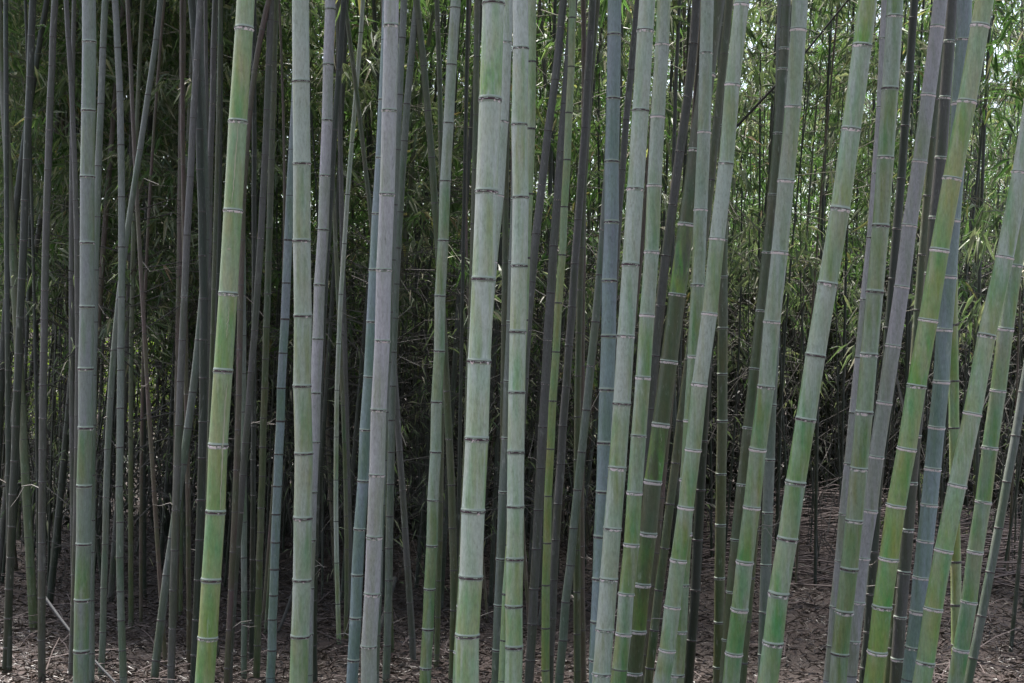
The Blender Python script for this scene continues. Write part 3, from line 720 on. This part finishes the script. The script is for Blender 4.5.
# ------------------------------------------------------------------ far thicket, shrubs, debris
def tuft_cloud(name, centres, per, spread, ln, wd, mat):
    c = np.repeat(np.array(centres), per, axis=0); n = len(c)
    p = c + nrng.normal(size=(n, 3)) * spread
    d = nrng.normal(size=(n, 3)); d[:, 2] = -np.abs(d[:, 2]) * .8 - .1
    v, q, r = leaf_arrays(p, d, ln * nrng.uniform(.6, 1.3, n), wd * nrng.uniform(.7, 1.2, n), np.clip(np.repeat(nrng.normal(.45, .22, len(centres)), per) + nrng.normal(0, .15, n), 0, 1))
    return mesh_from(name, v, q, [mat], None, {'rnd': r}, smooth=False)

cs = []
while len(cs) < 4400:                                                   # leafy wall
    y = rng.uniform(17.0, 25); x = rng.uniform(-11.5, 11.5); z = rng.uniform(.5, 9.0)
    k = .5 + .5 * math.sin(x * 1.3 + 1.7 * math.sin(y * .8) + z * .9) * math.cos(z * 1.1 - x * .5)
    dens = (1.0 if z < 5.4 else max(.06, 1.0 - (z - 5.4) * .30)) * (.35 + .65 * k)
    px = CX + F * x / y
    if px < 190 and z < 2.3 and rng.random() < .9: continue            # an opening in the thicket, low on the left
    if 385 < px < 470 and z > 5.0 and rng.random() < .75: continue
    if rng.random() < dens: cs.append((x, y, z + gz(x, y)))
for _ in range(700):
    y = rng.uniform(17, 21); cs.append((rng.uniform(-.22, .16) * y, y, rng.uniform(1.8, 4.4)))
for _ in range(800):                                                    # fuller at the right
    y = rng.uniform(16, 20); cs.append((rng.uniform(.10, .40) * y, y, rng.uniform(1.8, 4.6)))
for _ in range(750):
    y = rng.uniform(18, 22); cs.append((rng.uniform(.14, .42) * y, y, rng.uniform(3.0, 6.4)))
for _ in range(1500):                                                   # trees of the slope beyond close the view
    y = rng.uniform(25.5, 31); x = rng.uniform(-.12, .42) * y; z = rng.uniform(1.5, 7.6)
    if rng.random() < 1.25 - .09 * z: cs.append((x, y, z))
n_up = len(cs)
low = []
while len(low) < 4800:                                            # low brush under it
    y = rng.uniform(14.0, 19.5); x = rng.uniform(-9.5, 9.5); z = rng.random() ** .9 * 2.7
    px = CX + F * x / y
    if px < 190 and .4 < z and rng.random() < .93: continue
    low.append((x, y, z + gz(x, y)))
for _ in range(3000):                                                   # and over the rising ground beyond
    y = rng.uniform(20, 37); x = rng.uniform(-.46, .46) * y
    low.append((x, y, gz(x, y) + rng.random() * .5))
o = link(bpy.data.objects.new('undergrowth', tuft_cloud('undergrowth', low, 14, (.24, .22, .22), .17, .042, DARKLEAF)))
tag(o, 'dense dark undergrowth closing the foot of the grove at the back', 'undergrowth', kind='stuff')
o = link(bpy.data.objects.new('bamboo_thicket', tuft_cloud('bamboo_thicket', cs, 16, (.24, .24, .22), .145, .027, LEAF)))
tag(o, 'mass of bamboo leaves and brush closing the back of the grove', 'thicket', kind='stuff')

# dry undergrowth in the depth of the grove
paths = []
for i in range(4200):
    y = rng.uniform(10.5, 17); x = rng.uniform(-.42, .42) * y
    z = gz(x, y) + rng.random() ** 1.3 * 2.3
    az = rng.uniform(0, 6.28); el = rng.gauss(1.05, .45); l = rng.uniform(.25, 1.1)
    d_ = np.array([math.cos(az) * math.cos(el), math.sin(az) * math.cos(el), math.sin(el)]) * l
    a = np.array([x, y, z]); m = a + d_ * .5 + np.array([rng.gauss(0, .05), 0, rng.gauss(0, .05)])
    paths.append(([a, m, a + d_], .0045, .0015))
v, q = stick_arrays(paths)
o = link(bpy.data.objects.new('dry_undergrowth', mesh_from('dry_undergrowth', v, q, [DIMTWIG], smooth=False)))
tag(o, 'tangle of dry grey twigs and thin stems between the distant culms', 'undergrowth', kind='stuff')

# heap of dead branches on the ground at the right
paths = []
for i in range(900):
    x = rng.uniform(1.6, 5.0); y = rng.uniform(10.2, 15.5)
    hmax = .55 * math.exp(-((x - 3.2) / 1.5) ** 2) * math.exp(-((y - 12.8) / 2.2) ** 2)
    z = gz(x, y) + rng.uniform(0, hmax) + .01
    az = rng.gauss(0, .55) + (math.pi if rng.random() < .5 else 0); l = rng.uniform(.3, 1.3); el = rng.gauss(0, .10)
    d_ = np.array([math.cos(az), math.sin(az) * .8, el]) * l
    a = np.array([x, y, z]) - d_ / 2; b = a + d_; mm = (a + b) / 2 + np.array([0, rng.gauss(0, .05), rng.uniform(0, .06)])
    paths.append(([a, mm, b], rng.uniform(.004, .011), .003))
v, q = stick_arrays(paths, 4)
o = link(bpy.data.objects.new('brush_heap', mesh_from('brush_heap', v, q, [BRUSH], smooth=False)))
tag(o, 'low heap of dead brown branches on the ground behind the leaning culms', 'brush', kind='stuff')

# leaf litter and twigs on the floor
n = 90000
yy = 5.6 + nrng.random(n) ** 1.35 * 12; xx = (nrng.random(n) - .5) * .95 * yy
zz = np.array([gz(a, b) for a, b in zip(xx, yy)]) + nrng.uniform(.003, .035, n)
dd = np.stack([nrng.normal(size=n), nrng.normal(size=n), nrng.normal(size=n) * .22 + .1], 1)
v, q, r = leaf_arrays(np.stack([xx, yy, zz], 1), dd, nrng.uniform(.035, .10, n), nrng.uniform(.006, .013, n), nrng.random(n))
paths = []
for i in range(700):
    y = rng.uniform(5.8, 13); x = rng.uniform(-.45, .45) * y; az = rng.uniform(0, 6.28); l = rng.uniform(.1, .6)
    a = np.array([x, y, gz(x, y) + .02]); b = a + np.array([math.cos(az) * l, math.sin(az) * l, rng.uniform(0, .12)])
    paths.append(([a, (a + b) / 2 + np.array([0, 0, .02]), b], .004, .002))
sv, sq = stick_arrays(paths)
me = mesh_from('leaf_litter', np.concatenate([v, sv]), np.concatenate([q, sq + len(v)]), [LITTER, BRUSH],
               np.concatenate([np.zeros(len(q)), np.ones(len(sq))]), {'rnd': np.concatenate([r, np.full(len(sv), .5)])}, smooth=False)
tag(link(bpy.data.objects.new('leaf_litter', me)), 'dry brown bamboo leaves and twigs scattered over the ground', 'leaf litter', kind='stuff')

# added wall of bamboo leaves behind the camera, unseen; blocks low sky light
cs2 = [(rng.uniform(-26, 26), rng.uniform(-9, -3.2), rng.random() ** .8 * 8.5) for _ in range(4200)]
o = link(bpy.data.objects.new('path_side_thicket', tuft_cloud('path_side_thicket', cs2, 9, (.35, .3, .35), .30, .10, LEAF)))
tag(o, 'unseen mass of bamboo leaves added behind the camera to block low sky light', 'thicket', kind='stuff')

# fallen and leaning dead canes
def cane(px0, px1, d0, d1, r, mat, label):
    a = np.array([(px0[0] - CX) / F * d0, d0, H + (CY - px0[1]) / F * d0]); b = np.array([(px1[0] - CX) / F * d1, d1, H + (CY - px1[1]) / F * d1])
    b[2] = max(b[2], gz(b[0], b[1]) + r * .6)
    pts = [(a * (1 - t) + b * t) - a for t in np.linspace(0, 1, 9)]
    for i, p in enumerate(pts): p[2] -= .03 * math.sin(math.pi * i / 8) * np.linalg.norm(b - a)
    v, q = stick_arrays([(pts, r, r * .75)], 10)
    o = bpy.data.objects.new('dead_cane', mesh_from('dead_cane', v, q, [mat])); o.location = a; link(o)
    tag(o, label, 'cane')
cane((44, 596), (122, 690), 7.4, 7.0, .008, PALECANE, 'bleached thin fallen cane slanting down behind the stout grey bamboo at lower left')
cane((395, 578), (374, 648), 8.6, 8.2, .016, SOOT, 'dark leaning dead cane beside the foot of the stout lilac grey bamboo')
cane((294, 590), (278, 632), 8.8, 8.6, .012, SOOT, 'short dark leaning cane at the left of the straight whitish bamboo foot')
cane((905, 415), (893, 360), 9.0, 9.2, .010, SOOT, 'thin dark cane leaning in the gap behind the bright leaning bamboo at the right')

# sunlit shrubs in the open beyond the grove, seen through the left side
for x, y, s, lab in ((-8.2, 24.0, 1.25, 'yellow green sunlit shrub seen low through the culms at the far left'),
                     (-6.4, 25.0, 1.1, 'sunlit shrub glimpsed low between culms left of the bright green bamboo'),
                     (-9.8, 26.0, 1.5, 'pale green sunlit shrub at the left edge beyond the grove')):
    cc = [(rng.gauss(0, .6) * s, rng.gauss(0, .45) * s, abs(rng.gauss(.95, .55)) * s) for _ in range(190)]
    root = bpy.data.objects.new('shrub', None); root.location = (x, y, gz(x, y)); link(root); tag(root, lab, 'shrub', 'shrubs beyond the grove')
    link(bpy.data.objects.new('foliage', tuft_cloud('shrub_foliage', cc, 14, (.16, .16, .14), .11, .05, LEAFY)), root)
    st = [([(0, 0, -.05), (rng.gauss(0, .2), rng.gauss(0, .2), .5), (rng.gauss(0, .5), rng.gauss(0, .4), 1.2)], .02, .006) for _ in range(6)]
    for a, r0, r1 in st:
        v, q = stick_arrays([([np.array(p) for p in a], r0, r1)], 5)
        link(bpy.data.objects.new('stem', mesh_from('shrub_stem', v, q, [TWIG])), root)

# ------------------------------------------------------------------ camera, sky, light
cam = bpy.data.cameras.new('camera'); cam.lens = 50; cam.sensor_width = 36; cam.clip_end = 500
co = bpy.data.objects.new('camera', cam); link(co); co.location = (0, 0, H); co.rotation_euler = (math.radians(90), 0, 0)
SC.camera = co

SUN_EL, SUN_AZ = math.radians(68), math.radians(-40)       # high, to the left, behind thin cloud
w = bpy.data.worlds.new('World'); SC.world = w; w.use_nodes = True
nt = w.node_tree; bg = nt.nodes['Background']
sky = nt.nodes.new('ShaderNodeTexSky'); sky.sky_type = 'NISHITA'; sky.sun_disc = False
sky.sun_elevation = SUN_EL; sky.sun_rotation = SUN_AZ; sky.air_density = 1.0; sky.dust_density = 3.0
hs = nt.nodes.new('ShaderNodeHueSaturation'); hs.inputs['Saturation'].default_value = 0.65
nt.links.new(sky.outputs[0], hs.inputs['Color']); nt.links.new(hs.outputs[0], bg.inputs['Color']); bg.inputs['Strength'].default_value = 0.12
sd = bpy.data.lights.new('sun', 'SUN'); sd.energy = 5.0; sd.angle = math.radians(10); sd.color = (1, .96, .9)
so = bpy.data.objects.new('sun', sd); link(so)
dirv = Vector((math.sin(SUN_AZ) * math.cos(SUN_EL), math.cos(SUN_AZ) * math.cos(SUN_EL), math.sin(SUN_EL)))
so.rotation_euler = dirv.to_track_quat('Z', 'Y').to_euler()
SC.view_settings.view_transform = 'Standard'; SC.view_settings.look = 'None'
SC.view_settings.exposure = 1.9; SC.view_settings.gamma = 1.0
SC.render.engine = 'CYCLES'
SC.cycles.max_bounces = 6; SC.cycles.diffuse_bounces = 3; SC.cycles.transmission_bounces = 3; SC.cycles.transparent_max_bounces = 4
